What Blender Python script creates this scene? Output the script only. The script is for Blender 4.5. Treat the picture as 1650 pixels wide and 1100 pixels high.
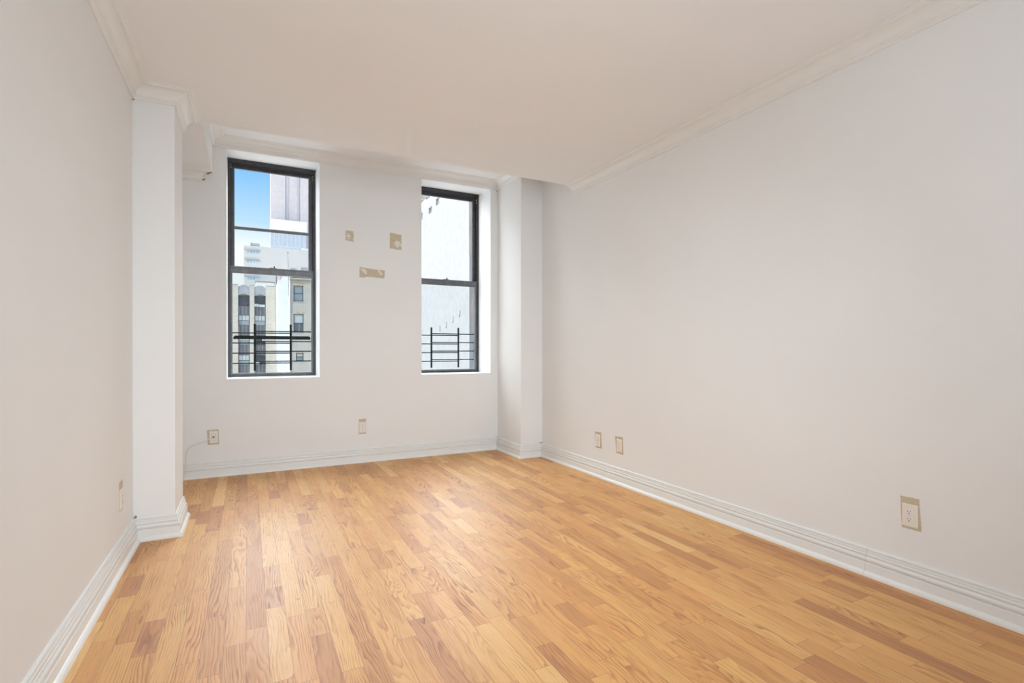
import bpy, bmesh, math, random
from mathutils import Vector

# ------------------------------------------------------------------ clear
for o in list(bpy.data.objects):
    bpy.data.objects.remove(o, do_unlink=True)
SC = bpy.context.scene
COL = SC.collection
random.seed(7)

# ------------------------------------------------------------------ room measures (metres, camera eye at x=0 y=0)
EYE = 1.25
W, L, D = 3.068, -0.669, 5.839          # right wall, left wall, far wall
DE, DC, XC = 4.556, 4.108, -0.437       # end of low ceiling / column front / column face
XP, DP, XB = 2.788, 5.217, -0.310       # right pier face, pier front, left soffit edge
HC, HB = 2.971, 3.336                   # low ceiling, bay ceiling
BACK, XBAY = -2.6, -1.05
RV = 0.372
YF = D + RV                             # plane of the window frames
WB, WT, WTB = 0.949, 3.240, 3.288       # window opening bottom / top front / top back
W1 = (-0.195, 0.685)
W2 = (1.799, 2.694)

# ------------------------------------------------------------------ camera
cam_data = bpy.data.cameras.new('camera')
cam = bpy.data.objects.new('camera', cam_data)
COL.objects.link(cam)
cam.location = (0, 0, EYE)
cam.rotation_euler = (math.radians(90 - 0.17), 0, math.radians(-27.117))
cam_data.sensor_width = 36.0
cam_data.lens = 830.03 * 36.0 / 1650.0
cam_data.shift_y = (564.76 - 550.0) / 1650.0
cam_data.clip_start = 0.02
cam_data.clip_end = 2000
SC.camera = cam

# ------------------------------------------------------------------ colour management
SC.view_settings.view_transform = 'Standard'
SC.view_settings.look = 'None'
SC.view_settings.gamma = 1.0
SC.view_settings.exposure = 0.08
SC.view_settings.use_curve_mapping = False

# ------------------------------------------------------------------ sky
world = bpy.data.worlds.new('sky')
SC.world = world
world.use_nodes = True
wn, wl = world.node_tree.nodes, world.node_tree.links
wn.clear()
tc = wn.new('ShaderNodeTexCoord')
sep = wn.new('ShaderNodeSeparateXYZ')
ramp = wn.new('ShaderNodeValToRGB')
wl.new(tc.outputs['Generated'], sep.inputs[0])
wl.new(sep.outputs['Z'], ramp.inputs[0])
stops = [(0.0, (.45, .45, .45)), (0.01, (.93, .99, 1)), (0.17, (.95, 1, 1)), (0.195, (.75, .90, 1)),
         (0.215, (.52, .77, .97)), (0.304, (.22, .55, .96)), (0.42, (.16, .47, .92)), (1.0, (.10, .33, .80))]
cr = ramp.color_ramp
while len(cr.elements) < len(stops):
    cr.elements.new(0.5)
for e, (p, c) in zip(cr.elements, stops):
    e.position = p
    e.color = (*c, 1)
# added bright patch of upper sky, out of view, feeding window light and floor glare
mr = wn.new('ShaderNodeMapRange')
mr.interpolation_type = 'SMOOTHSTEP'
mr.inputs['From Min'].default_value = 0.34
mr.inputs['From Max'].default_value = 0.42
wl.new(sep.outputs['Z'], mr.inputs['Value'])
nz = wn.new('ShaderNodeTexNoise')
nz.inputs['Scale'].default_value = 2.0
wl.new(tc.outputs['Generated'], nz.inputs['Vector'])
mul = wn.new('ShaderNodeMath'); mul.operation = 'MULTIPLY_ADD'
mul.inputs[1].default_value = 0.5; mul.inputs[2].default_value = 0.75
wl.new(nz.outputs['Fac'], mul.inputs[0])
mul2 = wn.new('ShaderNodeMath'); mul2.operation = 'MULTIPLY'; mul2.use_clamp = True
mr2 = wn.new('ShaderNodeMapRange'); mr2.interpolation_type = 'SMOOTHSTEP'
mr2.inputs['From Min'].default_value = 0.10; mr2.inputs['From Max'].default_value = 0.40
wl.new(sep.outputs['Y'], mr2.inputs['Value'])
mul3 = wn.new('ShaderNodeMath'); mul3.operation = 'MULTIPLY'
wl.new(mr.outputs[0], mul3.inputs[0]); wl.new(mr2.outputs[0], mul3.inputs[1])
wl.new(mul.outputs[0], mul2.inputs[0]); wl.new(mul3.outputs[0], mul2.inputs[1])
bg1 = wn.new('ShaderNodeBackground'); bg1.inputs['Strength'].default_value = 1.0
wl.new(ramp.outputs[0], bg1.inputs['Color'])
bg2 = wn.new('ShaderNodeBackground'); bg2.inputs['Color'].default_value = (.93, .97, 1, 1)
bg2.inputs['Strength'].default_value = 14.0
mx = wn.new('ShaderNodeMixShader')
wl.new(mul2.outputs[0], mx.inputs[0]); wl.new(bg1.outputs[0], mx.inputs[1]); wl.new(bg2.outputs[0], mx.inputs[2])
# added bright sky towards the left, out of view, to light the pier side
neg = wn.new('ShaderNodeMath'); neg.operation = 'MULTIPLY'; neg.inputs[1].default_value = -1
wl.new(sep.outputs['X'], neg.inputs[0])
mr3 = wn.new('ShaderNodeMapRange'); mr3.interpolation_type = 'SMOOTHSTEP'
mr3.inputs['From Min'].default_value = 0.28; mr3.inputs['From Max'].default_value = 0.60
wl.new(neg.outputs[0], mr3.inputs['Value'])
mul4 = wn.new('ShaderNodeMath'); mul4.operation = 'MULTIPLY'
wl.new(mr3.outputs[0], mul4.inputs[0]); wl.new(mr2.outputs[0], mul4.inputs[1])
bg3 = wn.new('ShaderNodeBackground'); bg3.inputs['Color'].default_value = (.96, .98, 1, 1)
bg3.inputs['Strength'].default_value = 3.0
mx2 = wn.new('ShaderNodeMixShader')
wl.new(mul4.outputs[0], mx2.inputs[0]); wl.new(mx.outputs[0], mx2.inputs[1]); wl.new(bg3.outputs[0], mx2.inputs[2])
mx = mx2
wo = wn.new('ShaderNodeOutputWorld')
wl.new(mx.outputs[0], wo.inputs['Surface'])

# ------------------------------------------------------------------ sun (comes from behind the building)
sd = bpy.data.lights.new('sun', 'SUN')
sd.energy = 1.7
sd.angle = math.radians(0.6)
sd.color = (1, .97, .92)
sun = bpy.data.objects.new('sun', sd)
COL.objects.link(sun)
sun.rotation_euler = Vector((0.62, 0.50, -0.60)).to_track_quat('-Z', 'Y').to_euler()

# ------------------------------------------------------------------ added fill lights, out of frame
def area(name, loc, target, size, energy, color):
    d = bpy.data.lights.new(name, 'AREA')
    d.shape = 'RECTANGLE'; d.size, d.size_y = size
    d.energy = energy; d.color = color
    o = bpy.data.objects.new(name, d)
    COL.objects.link(o)
    o.location = loc
    o.rotation_euler = (Vector(target) - Vector(loc)).to_track_quat('-Z', 'Y').to_euler()
    return o
bw = area('back_fill', (1.2, -2.5, 1.6), (1.3, 0, 1.62), (3.0, 2.4), 8, (.80, .91, 1))  # added fill from behind the camera; the back wall is solid
bw.data.spread = math.radians(75)
cl = area('overhead_fill', (1.0, 0.9, 2.93), (1.5, 4.4, 0), (1.3, 1.0), 37, (.80, .905, 1))  # added fill above the frame, no fixture; lights the floor for bounce
cl.data.spread = math.radians(100)
area('upward_fill', (0.7, -0.7, 1.1), (0.8, 3.4, 2.97), (0.9, 0.9), 39, (.79, .90, 1))  # added unseen fill in mid-air, aimed up to brighten the ceiling

# ================================================================== material helpers
def new_mat(name):
    m = bpy.data.materials.new(name)
    m.use_nodes = True
    return m, m.node_tree.nodes, m.node_tree.links, m.node_tree.nodes['Principled BSDF']

def paint(name, col, rough=0.55, noise=0.02, scale=6.0, bump=0.0, bscale=300, metallic=0.0, spec=0.5):
    m, n, l, b = new_mat(name)
    t = n.new('ShaderNodeTexCoord')
    x = n.new('ShaderNodeTexNoise')
    x.inputs['Scale'].default_value = scale
    x.inputs['Detail'].default_value = 4
    l.new(t.outputs['Object'], x.inputs['Vector'])
    r = n.new('ShaderNodeValToRGB')
    r.color_ramp.elements[0].position = 0.3
    r.color_ramp.elements[1].position = 0.7
    r.color_ramp.elements[0].color = (*[max(0, c * (1 - noise)) for c in col], 1)
    r.color_ramp.elements[1].color = (*[min(1, c * (1 + noise)) for c in col], 1)
    l.new(x.outputs['Fac'], r.inputs[0])
    l.new(r.outputs[0], b.inputs['Base Color'])
    b.inputs['Roughness'].default_value = rough
    b.inputs['Metallic'].default_value = metallic
    b.inputs['Specular IOR Level'].default_value = spec
    if bump:
        y = n.new('ShaderNodeTexNoise')
        y.inputs['Scale'].default_value = bscale
        l.new(t.outputs['Object'], y.inputs['Vector'])
        bp = n.new('ShaderNodeBump')
        bp.inputs['Strength'].default_value = bump
        bp.inputs['Distance'].default_value = 0.002
        l.new(y.outputs['Fac'], bp.inputs['Height'])
        l.new(bp.outputs[0], b.inputs['Normal'])
    return m

WALL = (.868, .866, .852)
M = {}
M['wall'] = paint('wall_paint', WALL, .6, .012, 1.6, .12, 220)
M['ceiling'] = paint('ceiling_paint', (.90, .892, .882), .7, .012, 1.2, .1, 200)
M['trim'] = paint('trim_paint', (.86, .85, .82), .32, .015, 5)
M['reveal'] = paint('reveal_paint', (.88, .88, .87), .4, .015, 5)
M['black'] = paint('black_aluminium', (.035, .036, .040), .32, .25, 18)
M['sash_metal'] = paint('dark_grey_aluminium', (.065, .066, .072), .32, .2, 18)
M['grey_metal'] = paint('grey_aluminium', (.12, .12, .125), .35, .2, 18)
M['track'] = paint('window_track', (.018, .018, .02), .5, .2, 18)
M['guard'] = paint('guard_enamel', (.022, .022, .023), .6, .15, 30, spec=.25)
M['ivory'] = paint('ivory_plastic', (.86, .80, .72), .3, .01, 10)
M['white_plastic'] = paint('white_plastic', (.86, .83, .80), .3, .01, 10)
M['slot'] = paint('slot_dark', (.03, .015, .012), .6, .1, 10)
M['screw'] = paint('screw_metal', (.55, .52, .48), .35, .1, 80, metallic=.8)
M['bare'] = paint('bare_beige_paint', (.60, .515, .37), .7, .05, 25, .3, 150)
M['plaster'] = paint('plaster_smear', (.80, .76, .70), .8, .05, 60, .6, 120)
M['chip'] = paint('torn_caulk', (.24, .19, .12), .9, .3, 90)
M['joint'] = paint('filler_line', (.52, .46, .38), .8, .05, 30)
M['cable'] = paint('cable_sheath', (.84, .82, .76), .4, .02, 30)
M['latch'] = paint('latch_metal', (.02, .02, .02), .35, .1, 30)
M['glint'] = paint('balance_shoe', (.6, .6, .62), .3, .1, 60, metallic=.7)

def oak():
    m, n, l, b = new_mat('oak_strip_floor')
    def math_(op, a, c=None, d=None):
        q = n.new('ShaderNodeMath'); q.operation = op
        for i, v in enumerate((a, c, d)):
            if v is None: continue
            if isinstance(v, (int, float)): q.inputs[i].default_value = v
            else: l.new(v, q.inputs[i])
        return q.outputs[0]
    def white(a, c=None):
        q = n.new('ShaderNodeTexWhiteNoise'); q.noise_dimensions = '2D'
        cb = n.new('ShaderNodeCombineXYZ')
        l.new(a, cb.inputs[0])
        if c is not None: l.new(c, cb.inputs[1])
        l.new(cb.outputs[0], q.inputs['Vector'])
        return q
    def comb(a, c, d):
        cb = n.new('ShaderNodeCombineXYZ')
        for i, v in enumerate((a, c, d)):
            if isinstance(v, (int, float)): cb.inputs[i].default_value = v
            else: l.new(v, cb.inputs[i])
        return cb.outputs[0]
    def ramp_(f, st):
        r = n.new('ShaderNodeValToRGB')
        while len(r.color_ramp.elements) < len(st): r.color_ramp.elements.new(.5)
        for e, (p, c) in zip(r.color_ramp.elements, st):
            e.position = p; e.color = (*c, 1)
        l.new(f, r.inputs[0])
        return r.outputs[0]
    def mixc(kind, f, a, c):
        q = n.new('ShaderNodeMix'); q.data_type = 'RGBA'; q.blend_type = kind
        if isinstance(f, (int, float)): q.inputs[0].default_value = f
        else: l.new(f, q.inputs[0])
        for i, v in ((6, a), (7, c)):
            if isinstance(v, tuple): q.inputs[i].default_value = (*v, 1)
            else: l.new(v, q.inputs[i])
        return q.outputs[2]
    t = n.new('ShaderNodeTexCoord')
    s = n.new('ShaderNodeSeparateXYZ')
    l.new(t.outputs['Object'], s.inputs[0])
    X, Y = s.outputs[0], s.outputs[1]
    u = math_('MULTIPLY', math_('ADD', X, 20.013), 1 / 0.083)
    row = math_('FLOOR', u); fu = math_('FRACT', u)
    wr = white(row)
    ln = math_('MULTIPLY_ADD', wr.outputs['Value'], 1.0, 0.7)
    off = math_('MULTIPLY', wr.outputs['Color'], 7.3)
    sx = n.new('ShaderNodeSeparateColor'); l.new(wr.outputs['Color'], sx.inputs[0])
    off = math_('MULTIPLY', sx.outputs[1], 7.3)
    v0 = math_('DIVIDE', math_('ADD', math_('ADD', Y, 20), off), ln)
    # uneven butt joints: shift each joint by a per board amount
    v = v0
    k = math_('FLOOR', v); fv = math_('FRACT', v)
    cut = math_('MULTIPLY_ADD', white(row, k).outputs['Value'], 0.5, 0.25)
    side = math_('GREATER_THAN', fv, cut)
    bid = math_('ADD', k, math_('MULTIPLY', side, 0.5))
    idn = white(row, bid)
    sc = n.new('ShaderNodeSeparateColor'); l.new(idn.outputs['Color'], sc.inputs[0])
    rnd, r2, r3 = sc.outputs[0], sc.outputs[1], sc.outputs[2]
    # distance to joint
    dj = math_('MULTIPLY', math_('MINIMUM', math_('MINIMUM', fv, math_('SUBTRACT', 1.0, fv)),
                                 math_('ABSOLUTE', math_('SUBTRACT', fv, cut))), ln)
    ds = math_('MULTIPLY', math_('MINIMUM', fu, math_('SUBTRACT', 1.0, fu)), 0.083)
    seam = math_('LESS_THAN', math_('MINIMUM', dj, ds), 0.0009)
    # base colour of each board
    base = ramp_(rnd, [(0.0, (0.515, 0.207, 0.051)), (0.08, (0.604, 0.261, 0.063)), (0.24, (0.676, 0.315, 0.075)), (0.42, (0.747, 0.369, 0.099)),
                       (0.60, (0.712, 0.322, 0.077)), (0.78, (0.782, 0.422, 0.120)), (0.92, (0.658, 0.307, 0.077)), (1.0, (0.835, 0.491, 0.162))])
    ox = math_('MULTIPLY', r2, 37.0); oy = math_('MULTIPLY', r3, 53.0)
    gx = math_('ADD', X, ox); gy = math_('ADD', Y, oy)
    # cathedral figure: contour lines of a stretched noise
    n1 = n.new('ShaderNodeTexNoise'); n1.inputs['Scale'].default_value = 1.0
    n1.inputs['Detail'].default_value = 1.5; n1.inputs['Roughness'].default_value = .45
    l.new(comb(math_('MULTIPLY', gx, 10.0), math_('MULTIPLY', gy, 1.35), ox), n1.inputs['Vector'])
    n3 = n.new('ShaderNodeTexNoise'); n3.inputs['Scale'].default_value = 1.0
    n3.inputs['Detail'].default_value = 2
    l.new(comb(math_('MULTIPLY', gx, 16.0), math_('MULTIPLY', gy, 2.4), 3.3), n3.inputs['Vector'])
    tt = math_('POWER', r3, 1.6)
    freq = math_('MULTIPLY_ADD', tt, 14.0, 2.5)
    lin = math_('MULTIPLY_ADD', tt, -70.0, 92.0)
    ring = math_('FRACT', math_('ADD', math_('MULTIPLY', n1.outputs['Fac'], freq), math_('MULTIPLY_ADD', n3.outputs['Fac'], 5.0, math_('MULTIPLY', gx, lin))))
    ringl = ramp_(ring, [(0.0, (1, 1, 1)), (0.22, (.75, .75, .75)), (0.50, (.18, .18, .18)), (0.90, (0, 0, 0)), (1.0, (.9, .9, .9))])
    n2 = n.new('ShaderNodeTexNoise'); n2.inputs['Scale'].default_value = 1.0
    n2.inputs['Detail'].default_value = 3
    l.new(comb(math_('MULTIPLY', gx, 260.0), math_('MULTIPLY', gy, 9.0), 0.0), n2.inputs['Vector'])
    pores = ramp_(n2.outputs['Fac'], [(0.36, (1, 1, 1)), (0.52, (0, 0, 0))])
    n4 = n.new('ShaderNodeTexNoise'); n4.inputs['Scale'].default_value = 1.0
    l.new(comb(math_('MULTIPLY', gx, 22.0), math_('MULTIPLY', gy, 3.0), 7.7), n4.inputs['Vector'])
    fade = ramp_(n4.outputs['Fac'], [(0.35, (.30, .30, .30)), (0.62, (1, 1, 1))])
    grain = math_('MULTIPLY', math_('MULTIPLY', ringl, fade), math_('MULTIPLY_ADD', pores, 0.40, 0.60))
    c = mixc('MULTIPLY', math_('MULTIPLY', grain, math_('MULTIPLY_ADD', r2, .75, .45)), base, (.42, .26, .145))
    c = mixc('MULTIPLY', math_('MULTIPLY', pores, 0.22), c, (.66, .52, .40))
    blot = ramp_(n3.outputs['Fac'], [(0.60, (0, 0, 0)), (0.78, (1, 1, 1))])
    c = mixc('MULTIPLY', math_('MULTIPLY', blot, 0.55), c, (.62, .44, .28))
    # a few knots
    vo = n.new('ShaderNodeTexVoronoi'); vo.inputs['Scale'].default_value = 1.0
    l.new(comb(math_('MULTIPLY', X, 3.4), math_('MULTIPLY', Y, 2.1), 0.0), vo.inputs['Vector'])
    kn = ramp_(vo.outputs['Distance'], [(0.0, (1, 1, 1)), (0.022, (.7, .7, .7)), (0.055, (0, 0, 0))])
    c = mixc('MULTIPLY', math_('MULTIPLY', kn, 0.8), c, (.30, .14, .06))
    c = mixc('MIX', math_('MULTIPLY', seam, 0.62), c, (.13, .055, .02))
    l.new(c, b.inputs['Base Color'])
    rr = math_('MULTIPLY_ADD', n3.outputs['Fac'], 0.10, 0.41)
    l.new(math_('ADD', rr, math_('MULTIPLY', grain, 0.12)), b.inputs['Roughness'])
    b.inputs['IOR'].default_value = 1.92
    bp = n.new('ShaderNodeBump'); bp.inputs['Strength'].default_value = .5
    bp.inputs['Distance'].default_value = 0.0006
    hh = math_('SUBTRACT', math_('MULTIPLY_ADD', n3.outputs['Fac'], 1.2, 0.0),
               math_('ADD', math_('MULTIPLY', grain, .45), math_('MULTIPLY', seam, 1.0)))
    l.new(hh, bp.inputs['Height']); l.new(bp.outputs[0], b.inputs['Normal'])
    return m
M['oak'] = oak()

def glass(name, tint, refl=0.06):
    m, n, l, b = new_mat(name)
    n.remove(b)
    out = n['Material Output']
    tr = n.new('ShaderNodeBsdfTransparent'); tr.inputs[0].default_value = (*tint, 1)
    gl = n.new('ShaderNodeBsdfGlossy'); gl.inputs['Roughness'].default_value = .02
    fr = n.new('ShaderNodeFresnel'); fr.inputs[0].default_value = 1.03
    mx = n.new('ShaderNodeMixShader')
    l.new(fr.outputs[0], mx.inputs[0]); l.new(tr.outputs[0], mx.inputs[1]); l.new(gl.outputs[0], mx.inputs[2])
    l.new(mx.outputs[0], out.inputs['Surface'])
    return m
M['glass_up'] = glass('clear_glass', (.985, .99, .99))
M['glass_lo'] = glass('double_glass', (.90, .925, .93))

def brick(name, c1, c2, mortar, w=.22, h=.075, ms=.01, axis='XZ', rough=.85, bump=.2):
    m, n, l, b = new_mat(name)
    t = n.new('ShaderNodeTexCoord')
    s = n.new('ShaderNodeSeparateXYZ'); l.new(t.outputs['Object'], s.inputs[0])
    cb = n.new('ShaderNodeCombineXYZ')
    l.new(s.outputs[{'X': 0, 'Y': 1}[axis[0]]], cb.inputs[0]); l.new(s.outputs[2], cb.inputs[1])
    br = n.new('ShaderNodeTexBrick')
    br.inputs['Color1'].default_value = (*c1, 1); br.inputs['Color2'].default_value = (*c2, 1)
    br.inputs['Mortar'].default_value = (*mortar, 1)
    br.inputs['Scale'].default_value = 1.0
    br.inputs['Brick Width'].default_value = w; br.inputs['Row Height'].default_value = h
    br.inputs['Mortar Size'].default_value = ms
    l.new(cb.outputs[0], br.inputs['Vector'])
    x = n.new('ShaderNodeTexNoise'); x.inputs['Scale'].default_value = .6; x.inputs['Detail'].default_value = 5
    l.new(t.outputs['Object'], x.inputs['Vector'])
    mr = n.new('ShaderNodeMapRange'); mr.inputs['To Min'].default_value = .88; mr.inputs['To Max'].default_value = 1.1
    l.new(x.outputs['Fac'], mr.inputs['Value'])
    vm = n.new('ShaderNodeVectorMath'); vm.operation = 'SCALE'
    l.new(br.outputs['Color'], vm.inputs[0]); l.new(mr.outputs[0], vm.inputs['Scale'])
    l.new(vm.outputs[0], b.inputs['Base Color'])
    b.inputs['Roughness'].default_value = rough
    return m
M['deco'] = brick('cream_brick', (.68, .615, .51), (.62, .56, .46), (.54, .49, .42), .6, .22, .02)
M['spandrel'] = paint('grey_spandrel', (.42, .42, .43), .7, .08, 1.5)
M['spandrel_dark'] = brick('dark_metal_panel', (.165, .165, .175), (.15, .15, .16), (.27, .27, .28), .5, 9, .05)
M['bay_glass_dark'] = paint('dark_window_glass', (.07, .075, .085), .15, .3, 1.2)
M['bay_glass_pale'] = paint('blind_behind_glass', (.55, .58, .57), .35, .05, 2)
M['bay_glass_mid'] = paint('window_glass', (.32, .37, .39), .25, .1, 1)
M['dark_frame'] = paint('dark_window_frame', (.12, .115, .12), .5, .1, 3)
M['white_brick'] = brick('whitewashed_brick', (.86, .85, .84), (.80, .80, .80), (.74, .74, .75), .3, .1, .012)
M['stucco'] = paint('white_stucco', (.42, .41, .40), .9, .06, 2.2, 1.0, 3.0)
M['tenement'] = paint('beige_render', (.60, .555, .475), .8, .09, .7)
M['lintel'] = paint('stained_stone', (.62, .50, .34), .8, .2, 2)
M['cornice'] = paint('cornice_paint', (.40, .33, .27), .7, .3, 4)
M['cornice_pale'] = paint('cornice_pale_paint', (.70, .66, .58), .7, .1, 4)
M['quoin'] = paint('weathered_brown_brick', (.50, .38, .33), .85, .15, .8)
M['grey_block'] = paint('pale_grey_render', (.60, .57, .53), .8, .02, .3)
M['ledge'] = paint('grey_ledge', (.42, .42, .42), .8, .1, .5)
M['strip_glass'] = paint('bluish_strip_glass', (.30, .46, .52), .2, .25, .9)
M['penthouse'] = paint('white_penthouse', (.74, .74, .71), .8, .04, .5)
M['coping'] = paint('brown_coping', (.30, .25, .22), .8, .1, .5)
M['tower'] = brick('pinkish_brick', (.72, .63, .59), (.68, .61, .59), (.64, .57, .55), 3.0, 3.6, .12)
M['tower_groove'] = paint('tower_groove_glass', (.54, .51, .52), .6, .1, .1)
M['tower_white'] = brick('white_curtain_wall', (.97, .97, .98), (.95, .95, .97), (.84, .84, .86), 2.0, 60, .12)
M['tower_glass'] = brick('bluish_curtain_wall', (.47, .51, .55), (.50, .54, .57), (.60, .61, .64), 2.0, 7, .16)
M['red_brick'] = paint('red_brick', (.66, .27, .22), .85, .08, .3)
M['pale_stone'] = paint('pale_stone_band', (.80, .74, .70), .85, .05, .3)
M['brown_face'] = paint('brown_brick_face', (.52, .43, .37), .85, .1, 1.2)
M['roof_metal'] = paint('rooftop_plant_metal', (.34, .34, .36), .6, .2, 1)
M['pipe'] = paint('dark_flue_metal', (.16, .15, .17), .6, .2, 1)
M['asphalt'] = paint('pale_street_paving', (.55, .54, .52), .9, .1, .3)
M['brown_parapet'] = paint('broken_parapet_stone', (.66, .61, .50), .9, .3, 1.5, 1, 3)

# ================================================================== geometry helpers
def box(bm, x0, x1, y0, y1, z0, z1):
    vs = [bm.verts.new(p) for p in ((x0, y0, z0), (x1, y0, z0), (x1, y1, z0), (x0, y1, z0),
                                    (x0, y0, z1), (x1, y0, z1), (x1, y1, z1), (x0, y1, z1))]
    for f in ((3, 2, 1, 0), (4, 5, 6, 7), (0, 1, 5, 4), (1, 2, 6, 5), (2, 3, 7, 6), (3, 0, 4, 7)):
        bm.faces.new([vs[i] for i in f])
    return vs

def link(name, bm, mat, parent=None, smooth=False, bevel=0.0, origin=None, segs=2):
    bmesh.ops.recalc_face_normals(bm, faces=bm.faces)
    if origin is not None:
        bmesh.ops.translate(bm, verts=bm.verts, vec=(-origin[0], -origin[1], -origin[2]))
    me = bpy.data.meshes.new(name)
    bm.to_mesh(me); bm.free()
    if smooth:
        for p in me.polygons: p.use_smooth = True
    o = bpy.data.objects.new(name, me)
    me.materials.append(M[mat])
    COL.objects.link(o)
    if origin is not None: o.location = origin
    if parent is not None: o.parent = parent
    if bevel:
        md = o.modifiers.new('bevel', 'BEVEL')
        md.width = bevel; md.segments = segs; md.limit_method = 'ANGLE'
    return o

def boxes(name, lst, mat, parent=None, bevel=0.0, origin=None):
    bm = bmesh.new()
    for b in lst: box(bm, *b)
    return link(name, bm, mat, parent, bevel=bevel, origin=origin)

def structure(o):
    o['kind'] = 'structure'
    return o

def thing(o, label, cat, group=None):
    o['label'] = label; o['category'] = cat
    if group: o['group'] = group
    return o

def empty(name, loc, rot=0.0):
    o = bpy.data.objects.new(name, None)
    COL.objects.link(o)
    o.location = loc
    o.rotation_euler = (0, 0, rot)
    o.empty_display_size = .1
    return o

def prism(bm, pts, y0, y1, plane='XZ'):
    """extrude a polygon (x,z) along y, or (y,z) along x"""
    def P(a, b, t): return (a, t, b) if plane == 'XZ' else (t, a, b)
    A = [bm.verts.new(P(a, b, y0)) for a, b in pts]
    B = [bm.verts.new(P(a, b, y1)) for a, b in pts]
    bm.faces.new(A); bm.faces.new(B[::-1])
    for i in range(len(pts)):
        j = (i + 1) % len(pts)
        bm.faces.new((A[i], B[i], B[j], A[j]))

def tube(bm, path, r, seg=10):
    path = [Vector(p) for p in path]
    rings = []
    for i, p in enumerate(path):
        d = (path[min(i + 1, len(path) - 1)] - path[max(i - 1, 0)]).normalized()
        up = Vector((0, 0, 1)) if abs(d.z) < .9 else Vector((1, 0, 0))
        a = d.cross(up).normalized(); b = d.cross(a).normalized()
        rings.append([bm.verts.new(p + r * (math.cos(2 * math.pi * k / seg) * a + math.sin(2 * math.pi * k / seg) * b)) for k in range(seg)])
    for A, B in zip(rings, rings[1:]):
        for k in range(seg):
            bm.faces.new((A[k], A[(k + 1) % seg], B[(k + 1) % seg], B[k]))
    bm.faces.new(rings[0]); bm.faces.new(rings[-1][::-1])

# ---- moulding swept along a wall path; room side is on the right of the travel direction
def moulding(path, profile, z0, names, mat='trim', end_mitre=0.0):
    P = [Vector((x, y)) for x, y in path]
    n = len(P) - 1
    dirs = [(P[i + 1] - P[i]).normalized() for i in range(n)]
    nor = [Vector((d.y, -d.x)) for d in dirs]
    out = []
    for i in range(n):
        bm = bmesh.new()
        def ring(end):
            k = i + end
            vs = []
            for o, z in profile:
                if 0 < k < n:
                    na, nb = nor[k - 1], nor[k]
                    q = P[k] + (na + nb) * o / (1 + na.dot(nb))
                else:
                    q = P[k] + nor[i] * o
                    if k == n: q = q + dirs[i] * (end_mitre * (o - max(a for a, _ in profile)))
                vs.append(bm.verts.new((q.x, q.y, z0 + z)))
            return vs
        A, B = ring(0), ring(1)
        m = len(profile)
        for j in range(m):
            k = (j + 1) % m
            bm.faces.new((A[j], B[j], B[k], A[k]))
        bm.faces.new(A); bm.faces.new(B[::-1])
        nm = names[i]
        o = link(nm, bm, mat)
        structure(o)
        out.append(o)
    return out

CP, CZ = .107, .096
def crown_profile():
    p = [(0, -CZ), (.010, -CZ), (.013, -CZ + .004), (.013, -CZ + .010), (.017, -CZ + .013), (.021, -CZ + .016), (.021, -CZ + .022)]
    # cove
    x0, z0, x1, z1 = .024, -CZ + .024, .082, -.016
    for k in range(0, 9):
        a = k / 8 * math.pi / 2
        p.append((x0 + (x1 - x0) * (1 - math.cos(a)), z0 + (z1 - z0) * math.sin(a)))
    p += [(.086, -.016), (.088, -.011), (.094, -.009), (.097, -.006), (CP - .004, -.006), (CP, -.003), (CP, 0), (0, 0)]
    return p
def base_profile():
    return [(0, 0), (.0485, 0), (.0475, .010), (.0435, .018), (.036, .024), (.030, .026),
            (.029, .070), (.027, .072), (.017, .0735), (.017, .0775), (.025, .080), (.0265, .088), (.025, .096), (.022, .101),
            (.012, .1025), (.012, .1060), (.0185, .108), (.0185, .113), (.016, .115), (.015, .121), (.0165, .125), (.0155, .130),
            (.007, .1315), (.007, .1350), (.0115, .137), (.0115, .142), (.008, .1475), (0, .148)]

# ================================================================== THE ROOM
structure(boxes('floor', [(-1.35, W + .3, BACK - .2, D + .45, -.2, 0)], 'oak'))
# wall_left : flat wall and the column that steps out of it
structure(boxes('wall_left', [(L - .25, L, BACK - .2, DC, 0, HB + .2)], 'wall'))
structure(boxes('wall_left_column', [(L - .25, XC, DC, DE, 0, HB + .2)], 'wall', bevel=.003))
structure(boxes('wall_left_bay', [(XBAY - .2, XBAY, DE, D, 0, HB + .2), (XBAY - .2, L - .25, DE - .2, DE, 0, HB + .2)], 'wall'))
structure(boxes('wall_right', [(W, W + .25, BACK - .2, DP, 0, HB + .2)], 'wall'))
structure(boxes('wall_right_pier', [(XP, W + .25, DP, D, 0, HB + .2)], 'wall', bevel=.003))
structure(boxes('wall_back', [(L, W, BACK - .2, BACK, 0, HB + .2)], 'wall'))
# far wall with two deep window openings
bm = bmesh.new()
yo = D + .50
for a, b in ((XBAY - .2, W1[0]), (W1[1], W2[0]), (W2[1], W + .25)):
    box(bm, a, b, D, yo, -.2, HB + .2)
for a, b in (W1, W2):
    box(bm, a, b, D, yo, -.2, WB)
    prism(bm, [(D, WT), (yo, WTB), (yo, HB + .2), (D, HB + .2)], a, b, 'YZ')
structure(link('wall_far', bm, 'wall'))
# thin bright linings of the reveals (jambs, head and stool)
for i, (a, b) in enumerate((W1, W2)):
    bm = bmesh.new(); t = .004
    box(bm, a, a + t, D + .0, YF, WB + t, WT)
    box(bm, b - t, b, D + .0, YF, WB + t, WT)
    box(bm, a, b, D + .0, YF, WB, WB + t)
    prism(bm, [(D, WT - t), (YF, WTB - t - .012), (YF, WTB - .012), (D, WT)], a, b, 'YZ')
    structure(link('trim_%d' % (i + 1), bm, 'reveal'))
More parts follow.
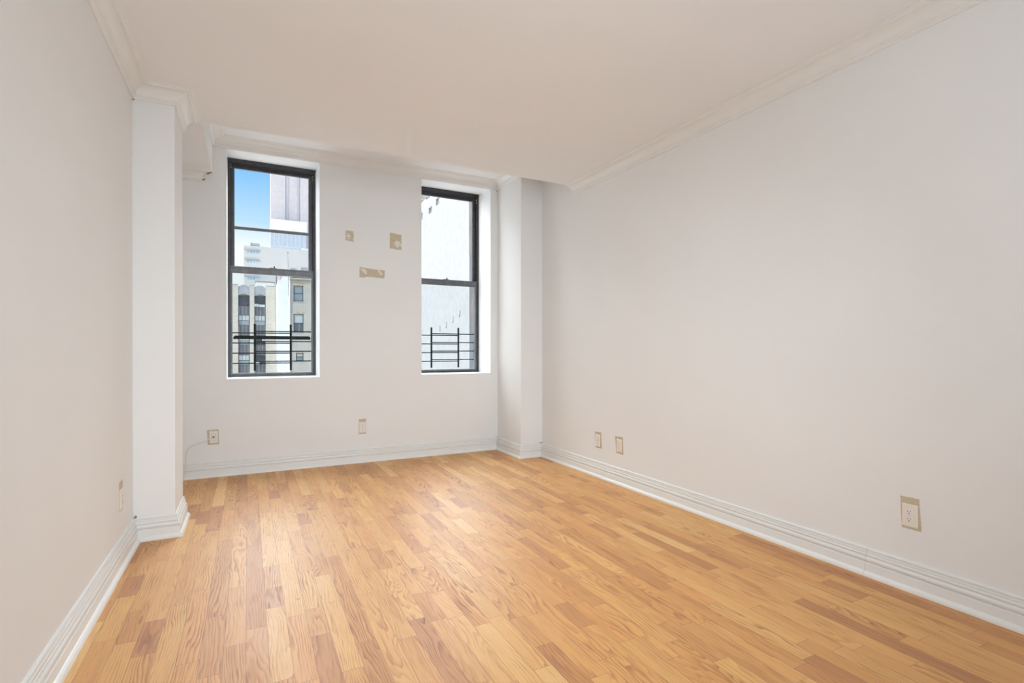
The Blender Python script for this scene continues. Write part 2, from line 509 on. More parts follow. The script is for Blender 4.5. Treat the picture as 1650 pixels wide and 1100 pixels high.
# ceilings
structure(boxes('ceiling', [(L - .25, W + .25, BACK - .2, DE, HC, HB), (XBAY - .2, XB, DE, D, HC, HB),
                            (XBAY - .2, L - .25, DE - .2, DE, HC, HB)], 'ceiling'))
structure(boxes('ceiling_bay', [(XBAY - .2, W + .25, DE - .2, D + .5, HB, HB + .25)], 'ceiling'))
structure(boxes('ceiling_upper', [(L - .25, W + .25, BACK - .2, DE - .2, HB, HB + .25)], 'ceiling'))

# baseboards
bpf = base_profile()
moulding([(L, BACK), (L, DC), (XC, DC), (XC, DE)], bpf, 0, ['baseboard_left', 'baseboard_left_column', 'baseboard_left_return'])
moulding([(XBAY, D), (XP, D), (XP, DP), (W, DP), (W, BACK)], bpf, 0,
         ['baseboard_far', 'baseboard_right_return', 'baseboard_right_pier', 'baseboard_right'])
# crown mouldings
cpf = crown_profile()
moulding([(L, BACK), (L, DC), (XC, DC), (XC, DE)], cpf, HC, ['trim_3', 'trim_4', 'trim_5'])
moulding([(W, DE), (W, BACK)], cpf, HC, ['trim_6'])
moulding([(XB, DE), (XB, D), (XP, D), (XP, DP), (W, DP)], cpf, HB, ['trim_7', 'trim_8', 'trim_9', 'trim_10'])
moulding([(XBAY, D), (XB, D)], cpf, HC, ['trim_11'], end_mitre=1.0)
# fine open joint across the right baseboard, near the camera
moulding([(W, 1.6459), (W, 1.6447)], [(a + .0004 if a else 0, b + (.0003 if b else 0)) for a, b in bpf], 0, ['trim_12'], mat='joint')

# torn caulk at the mitred end of the short crown
def flake(pts, y, th, name, label):
    bm = bmesh.new()
    prism(bm, pts, y, y + th)
    o = link(name, bm, 'chip', origin=(pts[0][0], y, pts[0][1]))
    thing(o, label, 'chipped caulk', 'torn caulk on the cut crown end')
flake([(XB - .040, HC - .022), (XB - .018, HC - .012), (XB - .001, HC - .007), (XB - .001, HC - .015), (XB - .015, HC - .022), (XB - .032, HC - .036), (XB - .043, HC - .034)],
      D - .075, .004, 'torn_caulk', 'upper brown ragged caulk tear at the cut crown end left of the windows')
flake([(XB - .088, HC - .078), (XB - .072, HC - .070), (XB - .058, HC - .066), (XB - .063, HC - .080), (XB - .080, HC - .087)],
      D - .024, .004, 'torn_caulk', 'lower brown ragged caulk tear under the cut crown end left of the windows')
def corner_chip(loc, s, label, name='torn_caulk'):
    bm = bmesh.new()
    x, y, z = loc
    a, b, c = s
    prism(bm, [(x - a * .5, z), (x - a * .1, z + c * .45), (x + a * .15, z + c), (x + a * .5, z + c * .35), (x + a * .42, z - c * .05)], y - b, y)
    o = link(name, bm, 'chip', origin=loc)
    thing(o, label, 'chipped caulk', 'gaps of torn caulk in the room corners')
corner_chip((L + .012, DC - .0, .150), (.018, .012, .016), 'tiny dark caulk gap in the corner above the left column baseboard')
corner_chip((W - .022, DP, .149), (.05, .006, .013), 'brown torn caulk triangle above the baseboard where pier meets right wall')
corner_chip((XP - .012, D, HB - CZ - .012), (.010, .006, .010), 'tiny dark caulk gap under the crown in the far right bay corner')
corner_chip((L + .006, DC, HC - CZ - .006), (.009, .006, .009), 'tiny dark caulk gap under the crown beside the left column')
corner_chip((XP - .02, D, .149), (.03, .005, .006), 'small torn caulk sliver on the baseboard in the far right bay corner')

# ================================================================== WINDOWS
def window(idx, a, b, lite, guard_posts, label_g, thick):
    root = empty('window_%d' % idx, ((a + b) / 2, YF, WB))
    root['kind'] = 'structure'
    O = (0, 0, 0)
    def bx(name, lst, mat, parent=root, bevel=.0015):
        c = Vector(((a + b) / 2, YF, WB))
        bm = bmesh.new()
        for q in lst: box(bm, q[0] - c.x, q[1] - c.x, q[2] - c.y, q[3] - c.y, q[4] - c.z, q[5] - c.z)
        o = link(name, bm, mat, None, bevel=bevel)
        o.parent = parent
        return o
    zt, zb = WTB - .012, WB + .004
    j = .026
    # master frame
    bx('frame', [(a, a + j, YF, YF + .11, zb, zt), (b - j, b, YF, YF + .11, zb, zt),
                 (a + j, b - j, YF, YF + .11, zt - .045, zt), (a + j, b - j, YF, YF + .11, zb, zb + .020)], 'black')
    # sash tracks, seen as dark grooves beside the upper sash
    bx('sash_track', [(a + j, a + j + .006, YF + .005, YF + .03, 2.14, zt - .045), (b - j - .006, b - j, YF + .005, YF + .03, 2.14, zt - .045),
                      (a + j, b - j, YF + .004, YF + .012, zt - .062, zt - .045)], 'track', bevel=0)
    # balance shoes glinting in the tracks
    bx('balance_shoe', [(b - j - .011, b - j - .005, YF + .006, YF + .014, z, z + .012) for z in (zt - .085, zt - .12)] +
       [(a + j + .005, a + j + .011, YF + .006, YF + .014, z, z + .012) for z in (zt - .07, zt - .105)], 'glint', bevel=0)
    # upper sash (outer plane)
    y0, y1 = YF + .050, YF + .080
    us = bx('upper_sash', [(a + j, a + .064, y0, y1, 2.070, zt - .045), (b - .072, b - j, y0, y1, 2.070, zt - .045),
                           (a + .064, b - .072, y0, y1, zt - .090, zt - .045), (a + .064, b - .072, y0, y1, 2.070, 2.135)], 'sash_metal')
    bx('glazing_bead', [(a + .060, a + .067, y0 - .004, y0, 2.135, zt - .086), (b - .075, b - .068, y0 - .004, y0, 2.135, zt - .086),
                        (a + .067, b - .075, y0 - .004, y0, zt - .093, zt - .086)], 'grey_metal', us, bevel=0)
    bx('glass_pane', [(a + .064, b - .072, y0 + .012, y0 + .016, 2.135, zt - .090)], 'glass_up', us, bevel=0)
    if lite:
        bx('muntin', [(a + .064, b - .072, y0 - .002, y0 + .010, 2.535, 2.567)], 'grey_metal', us)
    # lower sash (inner plane)
    y0, y1 = YF + .012, YF + .046
    ls = bx('lower_sash', [(a + j, a + .046, y0, y1, zb + .020, 2.128), (b - .048, b - j, y0, y1, zb + .020, 2.128),
                           (a + .046, b - .048, y0, y1, 2.062, 2.128), (a + .046, b - .048, y0, y1, zb + .020, zb + .040)], 'grey_metal', bevel=.002)
    bx('meeting_rail_lip', [(a + j, b - j, y0 - .006, y0, 2.128 - .010, 2.128 + .006)], 'grey_metal', ls)
    bx('glass_pane', [(a + .046, b - .048, y0 + .014, y0 + .018, zb + .040, 2.062)], 'glass_lo', ls, bevel=0)
    xm = (a + b) / 2
    bx('lift_rail', [(xm - .06, xm + .06, y0 - .010, y0, zb + .024, zb + .032)], 'grey_metal', ls)
    bx('sash_latch', [(xm - .035, xm + .035, y0 - .002, y0 + .022, 2.134, 2.140), (xm + .005, xm + .018, y0 + .002, y0 + .016, 2.140, 2.160)], 'latch', ls, bevel=.001)
    # window guard: two telescoping racks of bars, its own thing bolted outside
    gy = YF + .120
    g = thing(empty('window_guard', (xm, gy, .985)), label_g, 'window guard', 'black window guards')
    c = Vector((xm, gy, .985))
    def gb(name, lst, bevel=.002):
        bm = bmesh.new()
        for q in lst: box(bm, q[0] - c.x, q[1] - c.x, q[2] - c.y, q[3] - c.y, q[4] - c.z, q[5] - c.z)
        o = link(name, bm, 'guard', None, bevel=bevel); o.parent = g
        return o
    p1, p2 = guard_posts
    for p in (p1, p2):
        gb('post', [(p - .011, p + .011, gy - .014, gy - .002, 1.011, 1.528)], .003)
    for k in range(4):
        z = 1.095 + k * .1108
        gb('bar', [(a + .004, p2, gy, gy + .010, z - .006, z + .006)])
        z = 1.115 + k * .1108
        gb('bar', [(p1, b - .004, gy + .012, gy + .022, z - .006, z + .006)])
    gb('side_bracket', [(a + .001, a + .006, gy - .002, gy + .024, 1.07, 1.47)], 0)
    gb('side_bracket', [(b - .006, b - .001, gy - .002, gy + .024, 1.07, 1.47)], 0)
    if thick:
        bm = bmesh.new()
        x0, x1 = a + .052, b - .050
        prism(bm, [(x0, 1.358), (x1, 1.358), (x1, 1.380), (x1 - .016, 1.396), (x0 + .016, 1.396), (x0, 1.380)], gy - .034, gy - .014)
        bmesh.ops.translate(bm, verts=bm.verts, vec=-c)
        o = link('crossbar', bm, 'guard'); o.parent = g
        o['label'] = 'thick flat crossbar with chamfered ends'
window(1, W1[0], W1[1], True, (.065, .428), 'black metal window guard with a thick crossbar, outside the left window', True)
window(2, W2[0], W2[1], False, (2.082, 2.449), 'black metal window guard with only thin bars, outside the right window', False)

# ================================================================== OUTLETS AND PATCHES
# local frame: x right along the wall, y out of the wall (towards the room is -y), z up; origin at plate centre on the wall
def disc(bm, cx, cz, rx, rz, y0, y1, flat=None, seg=28):
    pts = []
    for k in range(seg):
        a = 2 * math.pi * k / seg
        x, z = rx * math.cos(a), rz * math.sin(a)
        if flat: z = max(-flat, min(flat, z))
        pts.append((cx + x, cz + z))
    prism(bm, pts, y0, y1)

def plate_mesh(w, h, t=.006, e=.004):
    bm = bmesh.new()
    A = [bm.verts.new(p) for p in ((-w / 2, 0, -h / 2), (w / 2, 0, -h / 2), (w / 2, 0, h / 2), (-w / 2, 0, h / 2))]
    B = [bm.verts.new(p) for p in ((-w / 2 + e, -t, -h / 2 + e), (w / 2 - e, -t, -h / 2 + e), (w / 2 - e, -t, h / 2 - e), (-w / 2 + e, -t, h / 2 - e))]
    bm.faces.new(A[::-1]); bm.faces.new(B)
    for i in range(4):
        bm.faces.new((A[i], A[(i + 1) % 4], B[(i + 1) % 4], B[i]))
    return bm

def duplex(loc, rot, label, w=.075, h=.12, mat='ivory'):
    r = thing(empty('wall_outlet', loc, rot), label, 'electrical outlet')
    link('cover_plate', plate_mesh(w, h), mat, r, bevel=.001)
    for s in (1, -1):
        bm = bmesh.new(); disc(bm, 0, s * .0195, .0172, .0172, -.0085, -.003, flat=.0138)
        rc = link('receptacle', bm, 'white_plastic', r, bevel=.0008)
        for lst in ([(-.0078, -.0052, -.0091, -.0083, s * .0195 + .001, s * .0195 + .0085)],
                    [(.0048, .0072, -.0091, -.0083, s * .0195 + .002, s * .0195 + .0080)]):
            boxes('slot', lst, 'slot', rc)
        bm = bmesh.new(); disc(bm, -.0002, s * .0195 - .0068, .0026, .0026, -.0091, -.0083, seg=12)
        link('ground_hole', bm, 'slot', rc)
    bm = bmesh.new(); disc(bm, 0, 0, .0028, .0028, -.0075, -.005, seg=14)
    link('screw', bm, 'screw', r)
    return r

def jack(loc, rot, label, hole):
    r = thing(empty('wall_jack', loc, rot), label, 'wall jack')
    link('cover_plate', plate_mesh(.074, .12), 'white_plastic', r, bevel=.001)
    bm = bmesh.new()
    box(bm, -.0165, .0165, -.0078, -.004, -.0335, .0335)
    ins = link('insert', bm, 'ivory', r, bevel=.0008)
    boxes('insert_gap', [(-.0178, .0178, -.0063, -.0058, -.0348, .0348)], 'coping', r)
    if hole:
        bm = bmesh.new(); disc(bm, 0, .002, .0042, .0042, -.0086, -.0076, seg=16)
        link('socket', bm, 'slot', ins)
    else:
        boxes('socket', [(-.007, .007, -.0085, -.0076, -.004, .008)], 'slot', ins)
    for s in (1, -1):
        bm = bmesh.new(); disc(bm, 0, s * .049, .0026, .0026, -.0072, -.005, seg=14)
        link('screw', bm, 'screw', r)
    return r

RW = math.radians(-90)     # on the right wall: out of wall is -x
LW = math.radians(90)
duplex((W, 1.442, .383), RW, 'ivory duplex outlet low on the right wall, nearest the camera')
duplex((W, 3.802, .353), RW, 'ivory duplex outlet on the right wall, beside the jack with a round hole')
jack((W, 4.131, .350), RW, 'cream wall jack plate with one round hole, on the far end of the right wall', True)
duplex((1.127, D, .384), 0, 'ivory duplex outlet on the far wall between the two windows')
jack((-.304, D, .387), 0, 'cream wall jack plate with a white cable plugged in, below the left window', False)
duplex((L, 3.748, .367), LW, 'ivory duplex outlet on the left wall beside the column')

def ragged(pts, amp=.0016, step=.006, seed=0):
    rnd = random.Random(seed)
    out = []
    for i, p in enumerate(pts):
        q = pts[(i + 1) % len(pts)]
        ln = math.hypot(q[0] - p[0], q[1] - p[1])
        k = max(1, int(ln / step))
        for j in range(k):
            t = j / k
            a = amp if j else 0
            out.append((p[0] + (q[0] - p[0]) * t + rnd.uniform(-a, a), p[1] + (q[1] - p[1]) * t + rnd.uniform(-a, a)))
    return out

def patch(loc, rot, pts, label, seed, smears=(), amp=.0016):
    """pts: (across, up) metres relative to loc"""
    bm = bmesh.new()
    prism(bm, ragged(pts, amp, .006, seed), -.0010, 0)
    o = link('unpainted_patch', bm, 'bare')
    o.location = loc; o.rotation_euler = (0, 0, rot)
    thing(o, label, 'unpainted patch')
    for sp in smears:
        bm = bmesh.new()
        prism(bm, ragged(sp, .0025, .006, seed + 9), -.0022, -.0009)
        link('plaster_smear', bm, 'plaster', o)
    return o

# across axis on the right wall runs towards -y (towards the camera); on the left wall towards +y
def rel(pts, c, z, sgn=1):
    return [((p - c) * sgn, q - z) for p, q in pts]
patch((W, 1.442, .383), RW, rel([(1.479, .313), (1.389, .313), (1.401, .479), (1.486, .477)], 1.442, .383, -1), 'bare beige rectangle of wall behind the outlet nearest the camera', 1)
patch((W, 3.802, .353), RW, rel([(3.844, .279), (3.746, .277), (3.753, .439), (3.866, .434)], 3.802, .353, -1), 'bare beige rectangle of wall behind the right wall outlet beside the jack', 2, amp=.001)
patch((W, 4.131, .350), RW, rel([(4.168, .277), (4.069, .280), (4.080, .437), (4.180, .432)], 4.131, .350, -1), 'bare beige rectangle of wall behind the jack with a round hole', 3, amp=.001)
patch((1.127, D, .384), 0, rel([(1.086, .310), (1.167, .311), (1.165, .479), (1.087, .476)], 1.127, .384), 'bare beige rectangle of wall behind the far wall outlet between the windows', 4, amp=.001)
patch((-.304, D, .387), 0, rel([(-.352, .313), (-.256, .312), (-.262, .461), (-.361, .457)], -.304, .387), 'bare beige rectangle of wall behind the jack with the cable', 5, amp=.0013)
patch((L, 3.748, .367), LW, rel([(3.706, .300), (3.795, .297), (3.795, .475), (3.702, .470)], 3.748, .367), 'bare beige rectangle of wall behind the left wall outlet', 6, amp=.001)
f = 1.0
def px7(c, pts):   # far-wall patches, metres per zoomed pixel
    return [((x - c[0]) * .000885, (c[1] - y) * .000893) for x, y in pts]
patch((.989, D, 2.489), 0, px7((259, 238), [(213, 293), (308, 306), (306, 250), (312, 248), (311, 210), (305, 208), (304, 176), (213, 171)]),
      'small upright bare beige patch on the far wall, leftmost of three between windows', 11,
      [px7((259, 238), [(208, 243), (232, 236), (234, 218), (244, 210), (254, 212), (262, 226), (272, 240), (276, 250), (240, 249), (212, 247)]),
       px7((259, 238), [(238, 262), (268, 262), (268, 270), (244, 276), (238, 270)])], .0008)
patch((1.499, D, 2.478), 0, px7((843, 304), [(766, 401), (820, 400), (860, 408), (918, 408), (918, 212), (860, 210), (820, 202), (768, 198)]),
      'large upright bare beige patch on the far wall beside the right window', 12,
      [px7((843, 304), [(826, 318), (846, 306), (862, 286), (870, 300), (888, 296), (900, 312), (904, 330), (918, 344), (916, 358), (890, 356), (882, 374), (864, 384), (842, 366), (830, 344)])], .001)
patch((1.235, D, 2.099), 0, px7((547, 705), [(389, 764), (456, 768), (466, 756), (560, 756), (700, 764), (706, 662), (640, 656), (600, 658), (540, 652), (440, 646), (392, 638)]),
      'wide horizontal bare beige patch on the far wall, lowest of three between windows', 13,
      [px7((547, 705), [(402, 656), (432, 658), (462, 668), (480, 684), (472, 706), (480, 722), (466, 728), (448, 708), (424, 690), (408, 674)]),
       px7((547, 705), [(610, 650), (634, 656), (650, 676), (668, 696), (678, 712), (664, 726), (644, 718), (632, 696), (618, 672)])], .0009)

# white cable from the jack down behind the column
def bez(pts, n=8):
    pts = [Vector(p) for p in pts]; out = []
    for i in range(len(pts) - 1):
        p0 = pts[max(i - 1, 0)]; p1 = pts[i]; p2 = pts[i + 1]; p3 = pts[min(i + 2, len(pts) - 1)]
        for k in range(n):
            t = k / n
            out.append(.5 * ((2 * p1) + (p2 - p0) * t + (2 * p0 - 5 * p1 + 4 * p2 - p3) * t * t + (3 * p1 - p0 - 3 * p2 + p3) * t ** 3))
    out.append(pts[-1]); return out
bm = bmesh.new()
tube(bm, bez([(-.306, D - .012, .389), (-.318, D - .030, .386), (-.353, D - .040, .368), (-.420, D - .035, .340), (-.482, D - .025, .320),
              (-.516, D - .020, .285), (-.528, D - .018, .250), (-.529, D - .035, .180), (-.533, D - .055, .100), (-.545, D - .075, .020), (-.552, D - .085, .0035), (-.60, D - .10, .0035), (-.70, D - .12, .0035)]), .0033, 8)
c = link('network_cable', bm, 'cable', smooth=True, origin=(-.552, D - .085, 0))
thing(c, 'thin white cable hanging from the far wall jack down to the floor behind the column', 'cable')
bm = bmesh.new(); box(bm, -.314, -.297, D - .020, D - .0085, .382, .394)
p = link('plug', bm, 'slot', None, bevel=.001)
p.location = -c.location; p.parent = c

# ================================================================== OUTSIDE
GZ = -16.0
gr = boxes('ground', [(-200, 400, D + 1.5, 700, GZ - .3, GZ)], 'asphalt')
structure(gr)

# ---- cream brick building with two dark bays
root = thing(empty('brick_building', (0, 90, GZ)), 'cream brick building with two dark recessed window bays, seen through the left window', 'building')
def ob(name, lst, mat, parent, loc=(0, 90, GZ), bevel=0.0):
    bm = bmesh.new()
    for q in lst: box(bm, q[0] - loc[0], q[1] - loc[0], q[2] - loc[1], q[3] - loc[1], q[4] - loc[2], q[5] - loc[2])
    return link(name, bm, mat, parent, bevel=bevel)
RZ = 11.15
ob('wall', [(-14, -1.36, 90, 102, GZ, RZ), (.215, .86, 90, 90.6, GZ, RZ - .02), (2.46, 3.86, 90, 102, GZ, RZ),
            (-1.36, 2.46, 90.9, 102, GZ, RZ - .5)], 'deco', root)
ob('coping', [(-14, -1.36, 89.9, 90.5, RZ, RZ + .14), (.19, .88, 89.9, 90.5, RZ - .02, RZ + .12), (2.46, 3.92, 89.9, 90.5, RZ, RZ + .14)], 'ledge', root)
ob('corner_pier', [(3.86, 4.16, 89.95, 102, GZ, RZ - .3)], 'quoin', root)
for x0, x1 in ((-1.36, .215), (.86, 2.46)):
    xm = (x0 + x1) / 2; q = (x1 - x0)
    bm = bmesh.new()
    prism(bm, [(x0, 9.62 - GZ), (x0 + q * .2, 9.70 - GZ), (xm, 9.92 - GZ), (x1 - q * .2, 9.70 - GZ), (x1, 9.62 - GZ), (x1, 10.92 - GZ), (x1 - q * .15, 11.05 - GZ),
               (xm + q * .18, 11.22 - GZ), (xm - q * .18, 11.22 - GZ), (x0 + q * .15, 11.05 - GZ), (x0, 10.92 - GZ)], .15, .5)
    link('gable_panel', bm, 'spandrel', root)
    first = x0 < 0
    zt = 9.60
    rows = [(9.60, 7.95), (6.57, 4.93), (3.40, 1.86), (.36, -1.22), (-2.75, -4.3), (-5.8, -7.3), (-8.9, -10.4)]
    prev = 9.66
    for r_, (a_, b_) in enumerate(rows):
        nxt = rows[r_ + 1][0] if r_ + 1 < len(rows) else GZ
        ob('spandrel_panel', [(x0, x1, 90.35, 90.9, nxt, b_)], 'spandrel_dark', root)
        dark = (r_ == 0) or (not first and r_ in (2, 3))
        wd = ob('bay_window', [(x0, x1, 90.45, 90.9, b_, a_)], 'dark_frame', root)
        if dark:
            ob('pane', [(x0 + .08, x1 - .08, 90.40, 90.45, b_ + .08, a_ - .06)], 'bay_glass_dark', wd)
        else:
            mid = b_ + (a_ - b_) * .46
            t3 = (q - .16) / 3
            for k in range(3):
                ob('pane', [(x0 + .08 + k * t3 + .03, x0 + .08 + (k + 1) * t3 - .03, 90.40, 90.45, mid + .04, a_ - .08)], 'bay_glass_pale', wd)
            ob('pane', [(x0 + .1, x1 - .1, 90.40, 90.45, b_ + .08, mid - .04)], 'bay_glass_mid', wd)
ac = ob('air_conditioner', [(.90, 1.45, 89.9, 90.5, 7.93, 8.30)], 'penthouse', root)
ob('grille', [(1.0, 1.35, 89.87, 89.9, 8.02, 8.2)], 'roof_metal', ac)
ob('filler_panel', [(1.5, 2.36, 90.3, 90.4, 7.9, 8.26)], 'penthouse', root)
for x, z in ((1.95, 2.55), (1.05, -1.1)):
    a2 = ob('air_conditioner', [(x, x + .5, 89.9, 90.5, z, z + .32)], 'penthouse', root)
    ob('grille', [(x + .08, x + .42, 89.87, 89.9, z + .07, z + .25)], 'roof_metal', a2)
# flue at the building's right corner
bm = bmesh.new(); tube(bm, [(4.0, 89.84, 7.8), (4.02, 89.84, 10.3), (3.99, 89.84, 12.9)], .10, 10); tube(bm, [(4.02, 89.85, 10.2), (4.18, 89.85, 10.35)], .07, 8)
o = link('flue_pipe', bm, 'pipe', smooth=True, origin=(4, 89.85, 7.8))
thing(o, 'dark vertical flue pipe at the right corner of the cream brick building', 'pipe')
# rooftop hut
root = thing(empty('rooftop_hut', (2.6, 104, GZ)), 'low white rooftop hut with brown coping behind the cream brick building', 'building')
ob('wall', [(1.2, 4.2, 103, 108, GZ, 13.25)], 'penthouse', root, (2.6, 104, GZ))
ob('coping', [(1.1, 4.3, 102.9, 108, 13.25, 13.45)], 'coping', root, (2.6, 104, GZ))

# ---- whitewashed brick building
root = thing(empty('whitewashed_building', (4.8, 82, GZ)), 'narrow whitewashed brick building between the cream brick building and the beige one', 'building')
bm = bmesh.new()
prism(bm, [(3.86, 0), (6.3, 0), (6.3, 27.9), (4.2, 27.8), (4.0, 27.45), (3.86, 26.9)], 0, 7)
bmesh.ops.translate(bm, verts=bm.verts, vec=(-4.8, 0, 0))
link('wall', bm, 'white_brick', root)
bm = bmesh.new()
prism(bm, [(4.02, 27.1), (4.08, 27.5), (4.26, 27.86), (4.42, 27.86), (4.2, 27.45)], -.03, 0)
bmesh.ops.translate(bm, verts=bm.verts, vec=(-4.8, 0, 0))
link('chipped_brick', bm, 'red_brick', root)
bm = bmesh.new(); tube(bm, [(5.20, 80.5, 8.9), (5.08, 80.5, 15.1)], .07, 8)
tube(bm, [(5.12, 80.5, 14.95), (5.04, 80.5, 15.25)], .11, 8)
# stands on the beige tenement's roof bulkhead
o = link('roof_mast', bm, 'roof_metal', smooth=True, origin=(5.2, 80.5, 8.9))
thing(o, 'thin leaning grey mast in front of the pale grey block', 'mast')

# ---- beige tenement
TL = (7.0, 58, GZ)
root = thing(empty('tenement_building', TL), 'beige rendered tenement with rusty cornice at the right edge of the left window', 'building')
wins = [(4.20, 5.14, 6.24, 7.88), (4.20, 5.16, 3.02, 4.91), (4.43, 5.15, .03, .85), (4.20, 5.16, -3.4, -1.6), (4.20, 5.16, -6.6, -4.8)]
bm = bmesh.new()
# facade with real openings
def wallgrid(bm, x0, x1, z0, z1, y0, y1, holes, c):
    xs = sorted({x0, x1, *[h[0] for h in holes], *[h[1] for h in holes]})
    zs = sorted({z0, z1, *[h[2] for h in holes], *[h[3] for h in holes]})
    for i in range(len(xs) - 1):
        for k in range(len(zs) - 1):
            mx_, mz_ = (xs[i] + xs[i + 1]) / 2, (zs[k] + zs[k + 1]) / 2
            if any(h[0] < mx_ < h[1] and h[2] < mz_ < h[3] for h in holes): continue
            box(bm, xs[i] - c[0], xs[i + 1] - c[0], y0 - c[1], y1 - c[1], zs[k] - c[2], zs[k + 1] - c[2])
h2 = wins + [(a + 2.6, b + 2.6, c_, d_) for a, b, c_, d_ in wins]
wallgrid(bm, 3.84, 11, GZ, 8.85, 58, 58.4, h2, TL)
box(bm, 3.84 - 7, 4, .4, 1.6, 0, 8.6 - GZ)
bmesh.ops.remove_doubles(bm, verts=bm.verts, dist=.0001)
link('wall', bm, 'tenement', root)
ob('cornice', [(3.80, 11, 57.75, 58, 8.38, 8.52)], 'cornice', root, TL)
ob('cornice_band', [(3.76, 11, 57.70, 58, 8.52, 8.62), (3.76, 11, 57.6, 58, 8.72, 8.86)], 'cornice_pale', root, TL)
ob('bracket_row', [(4.0 + k * .14, 4.07 + k * .14, 57.85, 58, 8.20, 8.36) for k in range(30)], 'cornice_pale', root, TL)
ob('downpipe', [(3.88, 3.98, 57.9, 58, GZ, 8.3)], 'ledge', root, TL)
for i, (a_, b_, c_, d_) in enumerate(h2):
    w_ = ob('sash_window', [(a_, a_ + .07, 58.1, 58.18, c_, d_), (b_ - .07, b_, 58.1, 58.18, c_, d_), (a_, b_, 58.1, 58.18, c_, c_ + .07), (a_, b_, 58.1, 58.18, d_ - .07, d_),
                            (a_, b_, 58.1, 58.18, (c_ + d_) / 2 - .03, (c_ + d_) / 2 + .03)], 'dark_frame', root, TL)
    m_ = (c_ + d_) / 2
    k = i % 5
    ob('pane', [(a_ + .07, b_ - .07, 58.14, 58.16, m_ + .03, d_ - .07)], 'bay_glass_pale' if k in (1, 2) else 'bay_glass_mid', w_, TL)
    ob('pane', [(a_ + .07, b_ - .07, 58.14, 58.16, c_ + .07, m_ - .03)], {0: 'bay_glass_mid', 1: 'spandrel_dark', 2: 'bay_glass_mid'}.get(k, 'bay_glass_mid'), w_, TL)
    ob('sill', [(a_ - .08, b_ + .08, 57.92, 58.1, c_ - .12, c_)], 'ledge', root, TL)
    ob('lintel', [(a_ - .08, b_ + .1, 57.95, 58.0, d_ + .02, d_ + .20)], 'lintel', root, TL)

# ---- pale grey block with strip windows
c0 = (14, 170, GZ)
root = thing(empty('grey_block', c0), 'pale grey rendered block with bluish strip windows at its left edge', 'building')
ob('wall', [(-1.08, 40, 170, 190, GZ, 31.6)], 'grey_block', root, c0)
for z1, z0 in ((30.15, 29.42), (27.45, 26.66), (22.45, 21.7)):
    w_ = ob('strip_window', [(-.36, 2.83, 169.9, 170, z0, z1)], 'pale_stone', root, c0)
    for k in range(4):
        ob('pane', [(-.30 + k * .8, .35 + k * .8, 169.85, 169.9, z0 + .04, z1 - .04)], 'strip_glass', w_, c0)
    ob('ledge', [(-1.1, 3.05, 169.6, 170, z1 + .05, z1 + .26)], 'ledge', root, c0)
for a_, b_, z0, z1 in ((11.45, 13.4, 25.3, 25.85), (14.4, 16.4, 25.2, 26.3)):
    ob('small_window', [(a_, b_, 169.9, 170, z0, z1)], 'roof_metal', root, c0)
bm = bmesh.new()
for (x, z, r_) in ((1.5, 32.55, .5),):
    for k in range(4):
        tube(bm, [(.7, 171.5, 31.80 + k * .3), (3.0, 171.5, 31.75 + k * .3)], .12, 8)
box(bm, .65, .85, 171.3, 171.7, 31.605, 32.9); box(bm, 2.9, 3.1, 171.3, 171.7, 31.605, 32.7); box(bm, 3.1, 4.3, 171.3, 171.7, 31.62, 31.9)
o = link('cooling_unit', bm, 'roof_metal', origin=(2, 171.5, 31.6))
thing(o, 'grey rooftop cooling unit of stacked pipes on the pale grey block', 'rooftop unit')
o = boxes('vent_box', [(15.0, 16.9, 171, 173, 31.6, 32.3)], 'penthouse', origin=(16, 172, 31.6))
thing(o, 'small white vent box on the right part of the grey block roof', 'rooftop unit')

# ---- tall tower
c0 = (25, 300, GZ)
root = thing(empty('tower_building', c0), 'tall pinkish brick tower rising beyond the top of the left window', 'building')
ob('wall', [(10.63, 17.8, 300, 306, GZ, 125), (17.8, 25.2, 300.6, 306, GZ, 125), (25.2, 45, 300, 306, GZ, 125)], 'tower', root, c0)
ob('groove', [(18.2, 19.3, 300.3, 300.6, GZ, 125), (23.7, 24.6, 300.3, 300.6, GZ, 125)], 'tower_groove', root, c0)
c0 = (19, 290, GZ)
root = thing(empty('curtain_wall_building', c0), 'lower building with white top band and bluish glazing, in front of the pinkish tower', 'building')
ob('glazing', [(10.25, 27.2, 290, 297, GZ, 62.5)], 'tower_glass', root, c0)
ob('white_band', [(10.25, 27.5, 289.8, 297, 62.5, 67.8)], 'tower_white', root, c0, bevel=.3)

# ---- white stucco building beyond the right window
X0, YE = 12.0, 29.23
c0 = (X0 + 4, YE, GZ)
root = thing(empty('stucco_building', c0), 'big white stucco side wall of a building filling the right window', 'building')
SW = [(36.3, 37.05, 11.30, 11.75), (34.7, 35.4, 11.52, 12.0), (38.5, 39.2, 11.30, 11.8)]
bm = bmesh.new()
ys = sorted({YE, 56, *[s[0] for s in SW], *[s[1] for s in SW]})
zs = sorted({GZ, 12.12, *[s[2] for s in SW], *[s[3] for s in SW]})
for i in range(len(ys) - 1):
    for k in range(len(zs) - 1):
        a_, b_ = (ys[i] + ys[i + 1]) / 2, (zs[k] + zs[k + 1]) / 2
        if any(s[0] < a_ < s[1] and s[2] < b_ < s[3] for s in SW): continue
        box(bm, -4, -3.7, ys[i] - YE, ys[i + 1] - YE, zs[k] - GZ, zs[k + 1] - GZ)
bmesh.ops.remove_doubles(bm, verts=bm.verts, dist=.0001)
link('wall', bm, 'stucco', root)
ob('brick_face', [(X0, X0 + 9, YE - .04, YE, GZ, 13.6)], 'brown_face', root, c0)
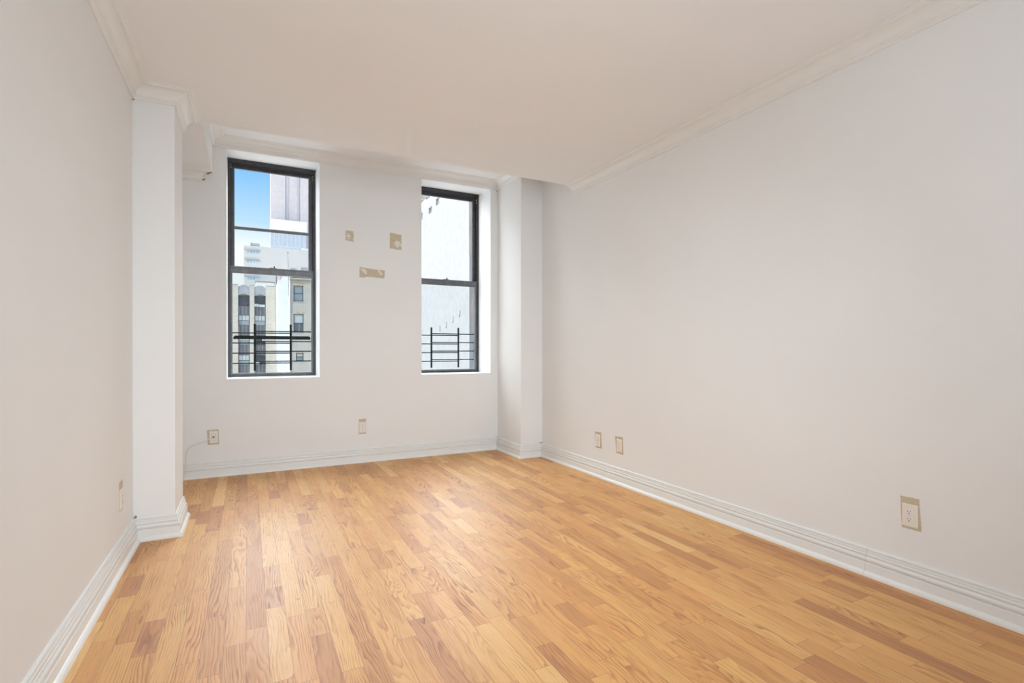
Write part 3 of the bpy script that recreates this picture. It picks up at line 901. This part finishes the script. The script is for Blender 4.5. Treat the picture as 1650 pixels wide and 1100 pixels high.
ob('inner_core', [(X0 + .3, X0 + 9, YE, 56, GZ, 12.1)], 'brown_face', root, c0)
for s in SW:
    ob('small_window', [(X0 + .12, X0 + .3, s[0], s[1], s[2], s[3])], 'bay_glass_mid', root, c0)
# broken parapet, ragged top
rnd = random.Random(5)
pts = [(YE, 12.12)]
y = YE
while y < 45:
    pts.append((y, 12.55 + rnd.uniform(-.08, .12) + (1.2 if y < 34.6 else 0))); y += rnd.uniform(.3, .9)
pts.append((45, 12.12))
bm = bmesh.new(); prism(bm, [(a_ - YE, b_ - GZ) for a_, b_ in pts], -4, -3.6, 'YZ')
link('parapet', bm, 'brown_parapet', root)
# ragged torn strip where the stucco has come off near the corner
pts = [(YE - .041, -6)]
z = -6; 
edge = []
while z < 6.9:
    edge.append((X0 + .02 + .22 * (.5 + .5 * math.sin(z * 1.3)) * rnd.uniform(.6, 1.2), z)); z += .35
bm = bmesh.new(); prism(bm, [(a_ - c0[0], b_ - GZ) for a_, b_ in [(X0, -6)] + edge + [(X0, 7)]], -.09, -.04)
link('stucco_remnant', bm, 'stucco', root)
for (y_, z_) in ((34.5, 2.5), (33.2, 2.7), (31.9, 3.0), (30.7, 3.35)):
    ob('plaster_hook', [(X0 - .03, X0, y_, y_ + .05, z_, z_ + .4), (X0 - .03, X0, y_, y_ + .28, z_, z_ + .05)], 'ledge', root, c0)

# ---- red building far beyond
c0 = (90, 300, GZ)
root = thing(empty('red_brick_building', c0), 'red brick building with pale bands behind the white stucco building', 'building')
ob('wall', [(60, 96.4, 300, 330, GZ, 110)], 'red_brick', root, c0)
for k in range(-2, 6):
    z = 90.8 + k * 3.52
    for x in (92.3, 88.3, 84.3):
        w_ = ob('window', [(x, x + 2.7, 299.8, 300, z - .1, z + 1.75)], 'pale_stone', root, c0)
        ob('pane', [(x + .2, x + 2.5, 299.7, 299.8, z + .1, z + 1.5)], 'strip_glass', w_, c0)
    ob('stone_band', [(60, 96.5, 299.85, 300, z + 2.2, z + 2.5)], 'pale_stone', root, c0)
